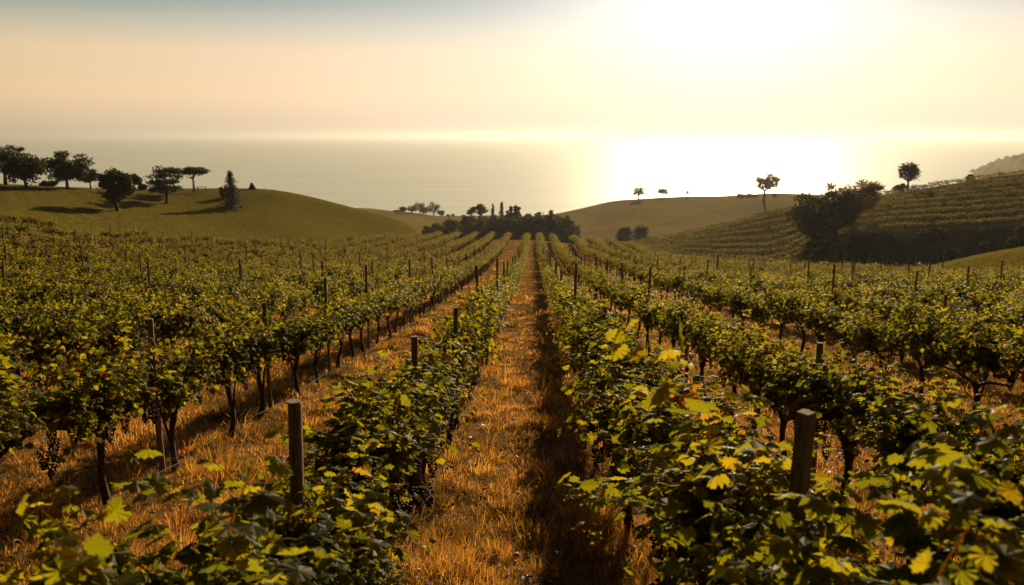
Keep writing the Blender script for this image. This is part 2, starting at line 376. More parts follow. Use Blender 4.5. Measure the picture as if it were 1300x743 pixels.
# sea
def sea_mat():
    m = mat('calm_sea'); k = N(m)
    geo = k.n('ShaderNodeNewGeometry')
    mp = k.n('ShaderNodeMapping', {'Vector': geo.outputs['Position'], 'Scale': (0.004, 0.02, 1)})
    n1 = k.n('ShaderNodeTexNoise', {'Scale': 1.0, 'Detail': 6.0, 'Roughness': 0.7, 'Vector': mp.outputs[0]})
    n2 = k.n('ShaderNodeTexNoise', {'Scale': 0.12, 'Detail': 5.0, 'Roughness': 0.7, 'Vector': geo.outputs['Position']})
    b = k.n('ShaderNodeBump', {'Height': k.m('ADD', n2.outputs[0], k.m('MULTIPLY', n1.outputs[0], 2.0)), 'Strength': 0.10, 'Distance': 6.0})
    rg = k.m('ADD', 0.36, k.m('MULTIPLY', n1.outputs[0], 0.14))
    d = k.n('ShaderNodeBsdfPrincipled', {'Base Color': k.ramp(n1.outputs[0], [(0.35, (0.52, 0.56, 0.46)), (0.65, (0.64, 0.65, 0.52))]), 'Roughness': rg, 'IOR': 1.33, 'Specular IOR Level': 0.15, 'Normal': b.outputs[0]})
    o = k.n('ShaderNodeOutputMaterial'); k.l(d.outputs[0], o.inputs['Surface']); return m
az = np.linspace(-1.3, 1.3, 120); rr = np.geomspace(380, 14000, 60)
X = rr[:, None] * np.sin(az); Y = rr[:, None] * np.cos(az)
v = np.stack([X, Y, np.full_like(X, SEA)], -1).reshape(-1, 3); i = (np.arange(59)[:, None] * 120 + np.arange(119)[None]).ravel()
g = Geo(); g.add(v, np.stack([i, i + 1, i + 121, i + 120], 1))
tag(link('sea', g.mesh('sea', sea_mat(), True)), 'calm pale sea with a bright sun reflection', 'sea', kind='structure')

# headland far at the right
def headland():
    n, mm = 90, 30; g = Geo(); D0 = 1500.0
    s = np.linspace(0, 1, n); px = 1225 + s * 420
    top = np.interp(px, [1225, 1240, 1258, 1275, 1290, 1310, 1360, 1440, 1540, 1645], [226, 217, 208, 203, 198, 190, 168, 140, 150, 200])
    vs = []
    for j in range(mm):
        t = j / (mm - 1) * 2 - 1
        for i_ in range(n):
            azz, sl = ray(px[i_], top[i_]); zt = EYE[2] + float(sl) * D0
            Dj = D0 + t * 420; h = SEA - 6 + (zt - SEA + 6) * max(0, 1 - abs(t) ** 1.5)
            h += (4 * math.sin(i_ * 0.7 + t * 6) + 3 * math.sin(i_ * 1.9 - t * 11)) * (1 - t * t) * (0.0 if abs(t) < 0.04 else 1)
            vs.append((math.sin(azz) * Dj, math.cos(azz) * Dj, h))
    i = (np.arange(mm - 1)[:, None] * n + np.arange(n - 1)[None]).ravel()
    g.add(vs, np.stack([i, i + 1, i + n + 1, i + n], 1))
    tag(link('mountain', g.mesh('mountain', M_FAR, True)), 'hazy grey mountain rising behind the right vineyard hill', 'mountain', kind='structure')
headland()

# ------------------------------------------------------------------ leaves
LEAF_A_OUT = np.array([(0, .02), (.16, -.15), (.36, -.14), (.40, .02), (.56, .10), (.50, .24), (.60, .40), (.42, .42), (.40, .56), (.44, .72), (.26, .66), (.16, .82), (0, 1.0),
                       (-.16, .82), (-.26, .66), (-.44, .72), (-.40, .56), (-.42, .42), (-.60, .40), (-.50, .24), (-.56, .10), (-.40, .02), (-.36, -.14), (-.16, -.15)])
def leafA():
    o = LEAF_A_OUT; z = -0.30 * np.abs(o[:, 0]) - 0.22 * (o[:, 1] - 0.3) ** 2 + 0.05 * np.sin(np.arange(len(o)) * 2.1)
    v = np.concatenate([[(0, .34, 0.03)], np.column_stack([o, z])]); n = len(o)
    return v, np.zeros((0, 4), int), np.array([(0, 1 + i, 1 + (i + 1) % n) for i in range(n)])
def leafB():
    v = np.array([(0, 0, 0), (.42, -.05, -.12), (.50, .45, -.14), (.2, .72, -.08), (0, 1, -.1), (-.2, .72, -.08), (-.50, .45, -.14), (-.42, -.05, -.12), (0, .5, .04)])
    return v, np.array([(0, 1, 2, 8), (8, 2, 3, 4), (8, 4, 5, 6), (0, 8, 6, 7)]), np.zeros((0, 3), int)
def leafC():
    v = np.array([(0, -.1, 0), (.48, .35, -.1), (0, .95, -.12), (-.48, .35, -.1)])
    return v, np.array([(0, 1, 2, 3)]), np.zeros((0, 3), int)
LEAVES = (leafA(), leafB(), leafC())
def nrmz(a): return a / (np.linalg.norm(a, axis=-1, keepdims=True) + 1e-9)
def place_leaves(g, kind, pos, tip, nor, size, rnd):
    """tip: direction the leaf points; nor: its upper face"""
    tv, tq, tt = LEAVES[kind]
    tip = nrmz(tip); x = nrmz(np.cross(tip, nor)); zz = np.cross(x, tip)
    w = rng.uniform(0.85, 1.15, len(pos))
    curl = rng.uniform(0.3, 2.2, len(pos))
    V = pos[:, None] + size[:, None, None] * (tv[None, :, 0:1] * w[:, None, None] * x[:, None] + tv[None, :, 1:2] * tip[:, None] + tv[None, :, 2:3] * curl[:, None, None] * zz[:, None])
    nv = len(tv); off = (np.arange(len(pos)) * nv)[:, None, None]
    q = (tq[None] + off).reshape(-1, 4) if len(tq) else None; t = (tt[None] + off).reshape(-1, 3) if len(tt) else None
    g.add(V.reshape(-1, 3), q, t, np.repeat(rnd, len(tq)) if len(tq) else None, np.repeat(rnd, len(tt)) if len(tt) else None)

# ------------------------------------------------------------------ grapevines
def shoot_paths(n, length, L=1.6, up=1.0, wild=0.25, z0=0.98):
    out = []
    for i in range(n):
        u = np.clip(rng.normal(0, L * .23), -L / 2, L / 2); side = rng.choice([-1, 1]); lean = abs(rng.normal(0.15, 0.16))
        d = np.array([side * lean, rng.normal(0, 0.35) + u * .2, up * rng.uniform(0.6, 1.3)]); d /= np.linalg.norm(d)
        p = np.array([rng.normal(0, .07), u, z0 + rng.uniform(-.10, .15)]); ln = length * rng.uniform(0.45, 1.1); m = 12
        droop = rng.uniform(.2, 1.5)
        pts = [p.copy()]
        for k in range(m):
            d = d + np.array([side * 0.045 * rng.uniform(-.3, 1.5), 0, -0.135 * droop * rng.uniform(0.5, 1.5)]) + rng.normal(0, wild * 0.25, 3); d /= np.linalg.norm(d)
            p = p + d * ln / m; pts.append(p.copy())
        out.append(np.array(pts))
    return out
def foliage_geo(kind, paths, per, size, hang=True, rbias=0.0):
    g = Geo(); P_ = []; T = []; Nn = []; S = []; Rn = []
    for pts in paths:
        m = len(pts) - 1; ts = np.sort(rng.uniform(0.02, 1, per)) * m; i = np.minimum(ts.astype(int), m - 1); f = (ts - i)[:, None]
        p = pts[i] * (1 - f) + pts[i + 1] * f; d = nrmz(pts[i + 1] - pts[i])
        out = p - np.array([0, 0, 0.95]); out[:, 1] *= 0.35; out = nrmz(out)
        rv = nrmz(rng.normal(0, 1, p.shape))
        pet = nrmz(rv + out * 0.8 + np.array([0, 0, 0.2]))
        pos = p + pet * rng.uniform(.03, .11, (per, 1))
        tip = nrmz(pet * 0.7 + rv * 0.3 + np.array([0, 0, -0.75]))
        nor = nrmz(out * 0.9 + np.array([0, 0, 0.75]) + rng.normal(0, .55, p.shape))
        tt = ts / m
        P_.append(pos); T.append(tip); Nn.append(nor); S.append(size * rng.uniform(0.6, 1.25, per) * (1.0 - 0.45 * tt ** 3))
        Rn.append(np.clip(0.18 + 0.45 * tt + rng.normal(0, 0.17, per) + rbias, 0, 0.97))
    place_leaves(g, kind, np.concatenate(P_), np.concatenate(T), np.concatenate(Nn), np.concatenate(S), np.concatenate(Rn))
    return g
def trunk_geo(seg=9, sides=8):
    g = Geo(); h = rng.uniform(0.68, 0.84); n = seg
    lean = rng.normal(0, .05, 2); z = np.linspace(-0.12, h, n)
    x = lean[0] * z + 0.03 * np.sin(z * 7 + rng.uniform(0, 6)); y = lean[1] * z + 0.035 * np.sin(z * 6 + rng.uniform(0, 6))
    x -= x[1]; y -= y[1]
    r = np.interp(z, [-.12, 0, .15, h * .7, h], [.062, .052, .040, .036, .048]) * rng.uniform(.9, 1.1)
    pts = np.column_stack([x, y, z]); tube(g, pts, r, sides, noise=0.16)
    top = pts[-2]
    for s in (-1, 1):
        ln = rng.uniform(.7, .9); k = 7; t = np.linspace(0, 1, k)
        rise = rng.uniform(.18, .3)
        a = np.column_stack([top[0] + rng.normal(0, .03, k) * t, top[1] + s * ln * t ** 1.25, top[2] + rise * np.sqrt(t) + rng.normal(0, .012, k)])
        tube(g, a, np.linspace(.036, .015, k), max(5, sides - 2), noise=0.15)
    if rng.random() < .3:
        t = np.linspace(0, 1, 5); s = rng.choice([-1, 1])
        a = np.column_stack([pts[4][0] + s * .12 * t, pts[4][1] + .16 * t, pts[4][2] + (.95 - pts[4][2]) * t]); tube(g, a, np.linspace(.026, .012, 5), 5, noise=.1)
    return g
class Variant: pass
TALL = []
def make_variant(lod, tall=False):
    v = Variant()
    nsh, per, size, kind = {0: (66, 20, .092, 0), 1: (58, 17, .098, 1), 2: (44, 11, .125, 2), 3: (26, 7, .19, 2)}[lod]
    paths = shoot_paths(nsh, .80)
    up = shoot_paths(3 if lod == 0 else 4, 0.85, up=2.6, wild=.3)
    tallp = []
    if tall:
        for k in range(6):
            tallp += [q for q in shoot_paths(1, rng.uniform(.8, 1.15), up=7.0, wild=.18)]
    g = foliage_geo(kind, paths + up, per, size)
    if tall:
        g2 = foliage_geo(kind, tallp, 20, .11, rbias=.18); a_ = g2.arrays(); g.add(a_[0], a_[1], a_[2], a_[3], a_[4]); up = up + tallp
    if lod < 2:
        for p in ((paths + up)[::2] if lod == 0 else up): tube(g, p[::2], np.linspace(.0055, .002, len(p[::2])), 4, cap=False, r=.99)
    v.geo = g; v.trunk = trunk_geo(9 if lod == 0 else 6, 8 if lod == 0 else 6)
    if lod < 2:
        v.fol = g.mesh('foliage', M_VINE); v.tr = v.trunk.mesh('trunk', M_TRUNK, True)
    return v
VN = [make_variant(0, True) for _ in range(4)]; VA = [make_variant(0) for _ in range(7)]; VB = [make_variant(1) for _ in range(6)]; VC = [make_variant(2) for _ in range(6)]; VD = [make_variant(3) for _ in range(5)]

def ico(sub=1):
    import bmesh
    bm = bmesh.new(); bmesh.ops.create_icosphere(bm, subdivisions=sub, radius=1); v = np.array([x.co[:] for x in bm.verts]); f = np.array([[a.index for a in p.verts] for p in bm.faces]); bm.free(); return v, f
IV, IF = ico(2)
def bunch_mesh():
    g = Geo(); L = rng.uniform(.13, .17); pos = []
    for k in range(400):
        if len(pos) > 52: break
        t = rng.random() ** .8; rad = .036 * (1 - t) ** .6 + .006; a = rng.uniform(0, 6.28)
        p = np.array([rad * math.cos(a), rad * math.sin(a), -L * t - .02])
        if all(np.linalg.norm(p - q) > .0125 for q in pos): pos.append(p)
    for p in pos: g.add(IV * rng.uniform(.0078, .0095) + p, None, IF, None, np.full(len(IF), rng.random() ** 2))
    tube(g, [(0, 0, .03), (0, .004, 0), (0, 0, -L * .9)], [.003, .0025, .001], 4, cap=False)
    return g.mesh('grape_bunch', M_GRAPE, True)
BUNCH = [bunch_mesh() for _ in range(4)]

ORD = 'first second third fourth fifth sixth seventh eighth ninth tenth eleventh twelfth'.split()
def in_frame(x, y, z):
    """photo position of a world point"""
    cth, sth = math.cos(YAW), math.sin(YAW)
    rx = x * cth + y * sth; fy = -x * sth + y * cth; dz = z - EYE[2]
    fwd = fy * math.cos(PITCH) - dz * math.sin(PITCH); upc = fy * math.sin(PITCH) + dz * math.cos(PITCH)
    if fwd < .3: return None
    return CX + F_PX * rx / fwd, CY - F_PX * upc / fwd, fwd
ROWS = [('left', i, x) for i, x in enumerate([-1.2, -4.5, -7.4, -10.3] + [-13.2 - 2.9 * k for k in range(24)])] + \
       [('right', i, x) for i, x in enumerate([1.0, 3.2, 6.7, 9.5] + [12.3 + 2.8 * k for k in range(20)])]
vines = []; SP = 1.62
for side, ri, x0 in ROWS:
    y = 2.15 if (ri == 0) else (3.0 if (side, ri) == ('right', 1) else 2.0)
    if side == 'left' and ri == 1: y = 6.1
    y0 = y
    while y < 160:
        xx = x0 + rng.normal(0, .04); yy = y + rng.normal(0, .10); d = math.hypot(xx, yy)
        edge = float(interp_cols(np.array([math.atan2(xx, yy)]), Dc)[0, 0])
        if d < edge - 1.0:
            z = tz(xx, yy); f = in_frame(xx, yy, z + 1.2)
            if f and -420 < f[0] < 1720:
                f2 = in_frame(xx, yy, z + 1.9); ins = -60 < f[0] < 1360 and f2[1] < 860
                skip = rng.random() < (0.05 if ri > 1 else 0.02 if y > 12 else 0.0)
                if not skip: vines.append([side, ri, xx, yy, z, d, ins])
        y += SP
inside = sorted([v for v in vines if v[6]], key=lambda v: v[5]); near = inside[:296]; rest = inside[296:] + [v for v in vines if not v[6]]
near.sort(key=lambda v: (v[0], v[1], v[3]))
cnt = {}; near_set = []
ROWNAME = {0: 'in the row edging the path on the {s}', 1: 'in the second row {s} of the path', 2: 'in the third row {s} of the path'}
LOOK = ['leafy grapevine', 'bushy grapevine', 'spreading green grapevine']
for side, ri, x, y, z, d, ins in near:
    k = cnt.get((side, ri), 0); cnt[(side, ri)] = k + 1
    slope = (tz(x, y + 1.0) - tz(x, y - 1.0)) / 2
    flip = rng.random() < .5
    tilt = math.atan(slope) * (-1 if flip else 1) * .75
    s = rng.uniform(.92, 1.08); bx_ = 1 + .30 * float(np.clip((9 - d) / 5, 0, 1)) * (ri == 0 or (side == 'right' and ri == 1))
    o = empty('grapevine', (x, y, z), (tilt, 0, math.pi * flip + rng.normal(0, .06)), (s * rng.uniform(.85, 1.0) * bx_, s * rng.uniform(.92, 1.02), s * rng.uniform(.94, 1.06) * ((1.04 if side == 'left' else 1.12) if d < 3.2 else 1.0)))
    lim = {0: 12, 1: 10, 2: 8}.get(ri, 0)
    if k < lim:
        lab = f"{LOOK[ri]} on a dark trunk, {ORD[k]} from the camera {ROWNAME[ri].format(s=side)}"
        lab = f"{LOOK[ri]}, {ORD[k]} from the camera {ROWNAME[ri].format(s=side)}"
    elif ri == 0: lab = f"leafy grapevine farther down the row edging the path on the {side}"
    elif ri < 3: lab = f"leafy grapevine farther down the {ORD[ri]} row {side} of the path"
    else: lab = f"leafy grapevine in the dense rows well to the {side} of the path"
    tag(o, lab, 'grapevine', 'grapevines planted in rows')
    if d < 4.6: V = VN[(k + (2 if side == 'left' else 0)) % 4]
    elif d < 17: V = VA[int(rng.integers(len(VA)))]
    else: V = VB[int(rng.integers(len(VB)))]
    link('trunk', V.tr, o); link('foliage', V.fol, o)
    if d < 15:
        for b in range(8 if d < 9 else 4):
            link('grape_bunch', BUNCH[int(rng.integers(4))], o, (rng.choice([-1, 1]) * rng.uniform(.08, .36), rng.uniform(-.7, .7), rng.uniform(.78, 1.05)), (rng.normal(0, .1), rng.normal(0, .1), rng.uniform(0, 6)), (1.15,) * 3)
    near_set.append((o, side, ri, k, x, y, z, d))

def mass(name, items, label, cat, vset, matl, shift=0.0):
    g = Geo(); gt = Geo()
    for x, y, z, rz, s, vi, sl in items:
        V = vset[vi]; gv, q, t, qr, tr = V.arr
        c, sn = math.cos(rz), math.sin(rz)
        vv = gv * s; w = np.column_stack([vv[:, 0] * c - vv[:, 1] * sn + x, vv[:, 0] * sn + vv[:, 1] * c + y, vv[:, 2] + z])
        w[:, 2] += (w[:, 1] - y) * sl
        ov = rng.normal(shift, .07)
        g.add(w, q, t, np.clip(qr + ov, 0, 1), np.clip(tr + ov, 0, 1))
    o = link(name, g.mesh(name, matl)); tag(o, label, cat, kind='stuff'); return o
for V in VC + VD:
    a = V.geo.arrays(); b = V.trunk.arrays()
    # trunk faces go in the same mesh with the darkest leaf value, only a pixel or two each at this distance
    V.arr = (np.concatenate([a[0], b[0]]), np.concatenate([a[1], b[1] + len(a[0])]), np.concatenate([a[2], b[2] + len(a[0])]) if len(a[2]) else b[2] + len(a[0]), np.concatenate([a[3], np.zeros(len(b[3]))]), np.concatenate([a[4], np.zeros(len(b[4]))]))
items = []; 
for side, ri, x, y, z, d, ins in rest:
    sl = (tz(x, y + 1.0) - tz(x, y - 1.0)) / 2
    items.append((x, y, z, rng.normal(0, .06) + math.pi * (rng.random() < .5), rng.uniform(.92, 1.08), int(rng.integers(len(VC))), sl))
mass('grapevines', items, 'dense rows of green vines filling the far part of the near vineyard', 'grapevines', VC, M_VINE_FAR, .06)

# contour rows on the right hill
items = []; ds_az = 0.0
for r_ in range(10):
    t = (r_ + .35) / 10.0
    azs = np.linspace(azp(790), azp(1380), 1600); D = interp_cols(azs, Dc)
    n0 = D[:, 3] if True else 0
    base = np.where(azs < azp(1000), D[:, 0] + 1.2, D[:, 3] - 1.0); w_ = np.clip((azs - azp(980)) / (azp(1060) - azp(980)), 0, 1)
    base = (D[:, 0] + 1.5) * (1 - w_) + (D[:, 3] - 1) * w_
    dd = base + (D[:, 4] - 3 - base) * t
    X = dd * np.sin(azs); Y = dd * np.cos(azs); seg = np.hypot(np.diff(X), np.diff(Y)); cum = np.concatenate([[0], np.cumsum(seg)])
    for c_ in np.arange(rng.uniform(0, 1), cum[-1], 1.1):
        x = np.interp(c_, cum, X); y = np.interp(c_, cum, Y); i = min(int(np.searchsorted(cum, c_)), len(X) - 2)
        if rng.random() < .04: continue
        items.append((x, y, tz(x, y), math.atan2(Y[i+1]-Y[i], X[i+1]-X[i]) - math.pi / 2, rng.uniform(.70, .86), int(rng.integers(len(VD))), 0.0))
mass('hillside_vines', items, 'rows of vines following the contours of the right hill', 'vines', VD, M_VINE_FAR, .0)

# ------------------------------------------------------------------ posts, wires, hoses
def post_mesh(w, square):
    g = Geo(); h = 2.35; n = 4 if square else 9
    zs = np.array([-.35, 0, .5, 1.0, 1.5, h - .015, h]); pts = np.column_stack([.006 * np.sin(zs * 3), .008 * np.cos(zs * 2.3), zs])
    rad = np.array([1, 1, .99, 1.0, .98, .97, .90]) * w / 2 * (1.35 if square else 1.0)
    tube(g, pts, rad, n, noise=.035)
    return g.mesh('trellis_post', M_POST, not square)
POSTS = [post_mesh(.062, True), post_mesh(.072, False), post_mesh(.07, False)]
POSTR = [.062 / 2 * 1.35 * .92, .072 / 2 * .92, .070 / 2 * .92]; M_SAWN = bark('sawn_wood', (0.22, 0.15, 0.09), (0.40, 0.29, 0.19), 30)
gst = Geo(); tube(gst, [(-.055, -.02, 0), (-.062, 0, .012), (-.055, .02, 0)], .0022, 4); STAPLE = gst.mesh('staple', M_CLIP, True)
def put_post(x, y, top, mesh_i, lab, parts=True, group='wooden trellis posts', lean=.025, top_end=False):
    z = tz(x, y)
    o = link('trellis_post', POSTS[mesh_i], None, (x, y, z + top - 2.35), (rng.normal(0, lean), rng.normal(0, lean), rng.uniform(-.2, .2)))
    tag(o, lab, 'post', group)
    if parts:
        for hz in (.95, 1.32, 1.72): link('staple', STAPLE, o, (0, 0, hz + 2.35 - top))
    if top_end:
        ge = Geo(); tube(ge, [(.0, .0, 2.346), (.0, .0, 2.354)], POSTR[mesh_i], 4 if mesh_i == 0 else 9); link('sawn_end', ge.mesh('sawn_end', M_SAWN), o)
    return o
# positions read off the photograph for the close ones, in line with their rows
def post_by_top(px, py, x):
    azz, s = ray(px, py); dist = x / math.sin(azz); y = dist * math.cos(azz); ztop = EYE[2] + float(s) * dist
    return x, y, ztop - tz(x, y)
hand = [
 (1010, 516, 1.12, 0, 'thick square post with a pale sawn top at the front right'),
 (366, 508, -1.2, 1, 'stout post with a flat pale top in the left path-side row'),
 (526, 427, -1.2, 1, 'second wooden post along the left path-side row'),
 (577, 391, -1.2, 1, 'third post along the left path-side row'),
 (783, 430, 1.0, 1, 'first post behind the thick square one in the right path-side row'),
 (747, 394, 1.0, 1, 'second post along the right path-side row'),
 (1046, 436, 3.2, 1, 'post in the second row, just above the thick front right post'),
 (188, 405, -4.5, 1, 'post with a pale cut top in second row on the left'),
 (335, 384, -4.5, 1, 'second post along the second row on the left'),
 (413, 352, -4.5, 2, 'tall thin post beside a dark trunk, third in second left row'),
 (973, 366, 6.7, 2, 'tall dark post above the third row on the right'),
 (1202, 374, 9.5, 1, 'tall post near the right edge, in the fourth row on the right'),
 (50, 370, -10.3, 0, 'weathered pale post in the vines near the left edge of the photo'),
]
used = []
for px, py, x, mi, lab in hand:
    X, Y, top = post_by_top(px, py, x)
    top = min(max(top, 1.5), 2.6); used.append((X, Y)); put_post(X, Y, top, mi, lab, True, top_end=True, lean=.01)
cand = []
for side, ri, x0 in ROWS:
    y = rng.uniform(6, 10) + (12 if ri == 0 else 0)
    while y < 150:
        d = math.hypot(x0, y); edge = float(interp_cols(np.array([math.atan2(x0, y)]), Dc)[0, 0])
        if d < edge - .8 and all(math.hypot(x0 - u[0], y - u[1]) > 3.5 for u in used):
            f = in_frame(x0, y, tz(x0, y) + 1.9)
            if f and -10 < f[0] < 1310 and f[1] < 740: cand.append((d, x0 + rng.normal(0, .05), y, side, ri))
        y += SP * (4 if ri < 2 else 5.5) * rng.uniform(.9, 1.1)
cand.sort()
for d, x, y, side, ri in [c_ for c_ in cand if c_[0] < 85][:150]:
    if ri == 0: lab = f'thin post farther down the row edging the path on the {side}'
    elif d < 35: lab = f'thin weathered post standing in the nearer rows to the {side} of the path'
    else: lab = f'small dark distant post among the far rows to the {side} of the path'
    put_post(x, y, rng.uniform(2.1, 2.5), 2 if d > 20 else 1, lab, d < 18)
# short stakes along the far edge of the field
for px in np.linspace(985, 1150, 9):
    x, y = at(px, float(interp_cols(np.array([azp(px)]), Dc)[0, 0]) - .5, 352)
    put_post(x, y, rng.uniform(1.9, 2.2), 2, 'pale stake at the field edge in front of the dark bank', False, 'stakes along the field edge')

def run_line(name, x0, h, rad, m, y0, y1, label, cat, sag=.02):
    ys = np.arange(y0, y1, 1.0); z = terrain(np.full_like(ys, x0), ys); k = np.ones(5) / 5; zz = np.convolve(np.pad(z, 2, mode='edge'), k, 'valid')
    g = Geo(); pts = np.column_stack([np.full_like(ys, x0) + .02 * np.sin(ys), ys, zz + h + sag * np.sin(ys * 1.7)]); tube(g, pts, rad, 5, cap=False)
    tag(link(name, g.mesh(name, m, True)), label, cat)
for (side, ri, x0, y0) in (('left', 0, -1.2, 2), ('left', 1, -4.5, 5), ('left', 2, -7.4, 8), ('right', 0, 1.0, 2), ('right', 1, 3.2, 3), ('right', 2, 6.7, 7)):
    rn = f'the row edging the path on the {side}' if ri == 0 else f'the {ORD[ri]} row {side} of the path'
    run_line('trellis_wire', x0 + .03, .90, .0014, M_WIRE, y0, 55, f'lower steel wire strung along {rn}', 'wire')
    run_line('trellis_wire', x0 - .03, 1.30, .0014, M_WIRE, y0, 55, f'upper steel wire strung along {rn}', 'wire')
    run_line('irrigation_hose', x0 + .06, .07, .007, M_HOSE, y0, 60, f'grey drip hose low along {rn}', 'hose', .04)

# ------------------------------------------------------------------ trees
def limb(g, p0, d, ln, r0, depth, ends, spread=.6):
    n = 6; pts = [p0]; dd = d.copy()
    for i in range(n):
        dd = dd + rng.normal(0, .10, 3) + np.array([0, 0, .03]); dd /= np.linalg.norm(dd); pts.append(pts[-1] + dd * ln / n)
    tube(g, pts, np.linspace(r0, r0 * .55, n + 1), 6 if depth > 0 else 4, noise=.08)
    if depth == 0: ends.append(pts[-1]); return
    for k in range(rng.integers(2, 4)):
        nd = nrmz(dd + rng.normal(0, spread, 3) + np.array([0, 0, .1])); limb(g, pts[int(rng.integers(4, n + 1))], nd, ln * rng.uniform(.6, .85), r0 * .55, depth - 1, ends, spread)
def blob_leaves(g, c, r, n, size, shell=.35):
    dv = nrmz(rng.normal(0, 1, (n, 3))); rad = (shell + (1 - shell) * rng.random(n) ** .5)[:, None]
    lump = 1 + .22 * np.sin(dv[:, :1] * 5 + c[0]) * np.sin(dv[:, 1:2] * 6 + c[1]) + .15 * np.sin(dv[:, 2:3] * 9 + c[2])
    pos = np.asarray(c) + dv * rad * lump * np.asarray(r)
    place_leaves(g, 2, pos, rng.normal(0, 1, (n, 3)), nrmz(dv + rng.normal(0, .6, (n, 3))), size * rng.uniform(.6, 1.4, n), rng.random(n))
def make_tree(shape, H, W, dens=1.0, gold=False):
    """returns meshes for trunk and crown of a tree H tall and W wide"""
    gt = Geo(); gc = Geo(); ends = []; ls = max(.24 if shape != 'loose' else .19, H * .034)
    up = np.array([0, 0, 1.0])
    if shape == 'conifer':
        tube(gt, [(0, 0, -.4), (0, 0, H * .5), (0, 0, H * .97)], [W * .06, W * .035, .02], 7)
        nl = 16
        for i in range(nl):
            t = i / (nl - 1); z = H * (.08 + .9 * t); r = W / 2 * (1 - t) ** .8 * 1.25 + .09 * W
            for k in range(int(5 + 5 * (1 - t))):
                a = rng.uniform(0, 6.28); rr = r * rng.uniform(.45, 1.05)
                n = int(30 * dens) + 8; tt = rng.random(n)
                p = np.column_stack([np.cos(a) * rr * tt, np.sin(a) * rr * tt, z - rr * .28 * tt + .02 * H * rng.normal(0, 1, n)]) + rng.normal(0, .035 * W, (n, 3))
                place_leaves(gc, 2, p, np.column_stack([np.full(n, np.cos(a)), np.full(n, np.sin(a)), np.full(n, -.4)]) + rng.normal(0, .5, (n, 3)), rng.normal(0, .5, (n, 3)) + up, ls * .75 * rng.uniform(.6, 1.3, n), rng.random(n))
    else:
        fork = {'round': .24, 'oval': .2, 'umbrella': .5, 'layered': .28, 'loose': .3, 'shrub': .06, 'spreading': .36}[shape] * H
        lean = rng.normal(0, .06, 2) if shape != 'umbrella' else np.array([.16, 0])
        tp = np.array([lean[0] * fork, lean[1] * fork, fork]); r0 = H * (.036 if not gold else .042)
        tube(gt, [(0, 0, -.4), (0, 0, 0), tp * .5 + rng.normal(0, .03, 3), tp], [r0 * 1.5, r0 * 1.25, r0, r0 * .85], 8, noise=.08)
        nb = {'round': 7, 'oval': 7, 'umbrella': 6, 'layered': 7, 'loose': 7, 'shrub': 6, 'spreading': 8}[shape]
        for k in range(nb):
            a = k * 6.283 / nb + rng.normal(0, .3)
            el = {'round': rng.uniform(.3, 1.2), 'oval': rng.uniform(.5, 1.4), 'umbrella': rng.uniform(.35, .8), 'layered': rng.uniform(.1, 1.2), 'loose': rng.uniform(.5, 1.3), 'shrub': rng.uniform(.3, 1.2), 'spreading': rng.uniform(.35, 1.1)}[shape]
            d = np.array([math.cos(a) * math.cos(el), math.sin(a) * math.cos(el), math.sin(el)])
            limb(gt, tp, d, (H - fork) * .42, r0 * .55, 1, ends)
        z0 = fork * .85
        if shape in ('round', 'oval', 'shrub', 'spreading'):
            nc = 40
            for k in range(nc):
                d = nrmz(rng.normal(0, 1, 3)) * rng.random() ** .3; zb = {'shrub': 0, 'spreading': H * .42}.get(shape, H * .16); c = np.array([d[0] * W * .36, d[1] * W * .36, (zb + H) / 2 + d[2] * (H - zb) * .40])
                rr = min(W, H) * rng.uniform(.13, .2); blob_leaves(gc, c + [lean[0]*H*.5, 0, 0], (rr, rr, rr * .8), int(120 * dens), ls)
        elif shape in ('umbrella', 'layered'):
            for k in range(30 if shape == 'umbrella' else 44):
                a = rng.uniform(0, 6.28); q = math.sqrt(rng.random())
                zc = H * (.86 - .13 * q * q + rng.normal(0, .03)) if shape == 'umbrella' else H * rng.choice([.42, .6, .76, .9]) + rng.normal(0, .02) * H
                wid = W * .42 * (1 if shape == 'umbrella' else (1.12 - .7 * max(0, zc / H - .55)))
                c = np.array([math.cos(a) * q * wid + lean[0] * zc, math.sin(a) * q * wid, zc]); rr = W * rng.uniform(.10, .17)
                blob_leaves(gc, c, (rr * 1.25, rr * 1.25, rr * .5), int(95 * dens), ls * .9)
        else:
            for c in ends:
                rr = W * rng.uniform(.09, .16); blob_leaves(gc, c + rng.normal(0, .03 * W, 3), (rr, rr, rr * .75), int(60 * dens), ls * .8, .1)
            for k in range(40):
                a = rng.uniform(0, 6.28); q = math.sqrt(rng.random()); c = np.array([math.cos(a) * q * W * .42, math.sin(a) * q * W * .42, H * (rng.uniform(.5, .95) - .1 * q)])
                rr = W * rng.uniform(.08, .14); blob_leaves(gc, c, (rr, rr, rr * .7), int(55 * dens), ls * .8, .1)
    return gt.mesh('trunk', M_TREEBARK, True), gc.mesh('crown', M_TREE_GOLD if gold else M_TREE)
def tree(name, x, y, H, W, shape, lab, cat='tree', group=None, dens=1.0, gold=False, meshes=None, ref=None, sink=.1, rz=None):
    z = tz(x, y) - sink; o = empty(name, (x, y, z), (0, 0, rng.uniform(0, 6.28) if rz is None else rz))
    tag(o, lab, cat, group)
    tm, cm = meshes or make_tree(shape, H, W, dens, gold)
    s = (1, 1, 1)
    if ref: s = (W / ref[1], W / ref[1], H / ref[0])
    link('trunk', tm, o, s=s); link('crown', cm, o, s=s); return o
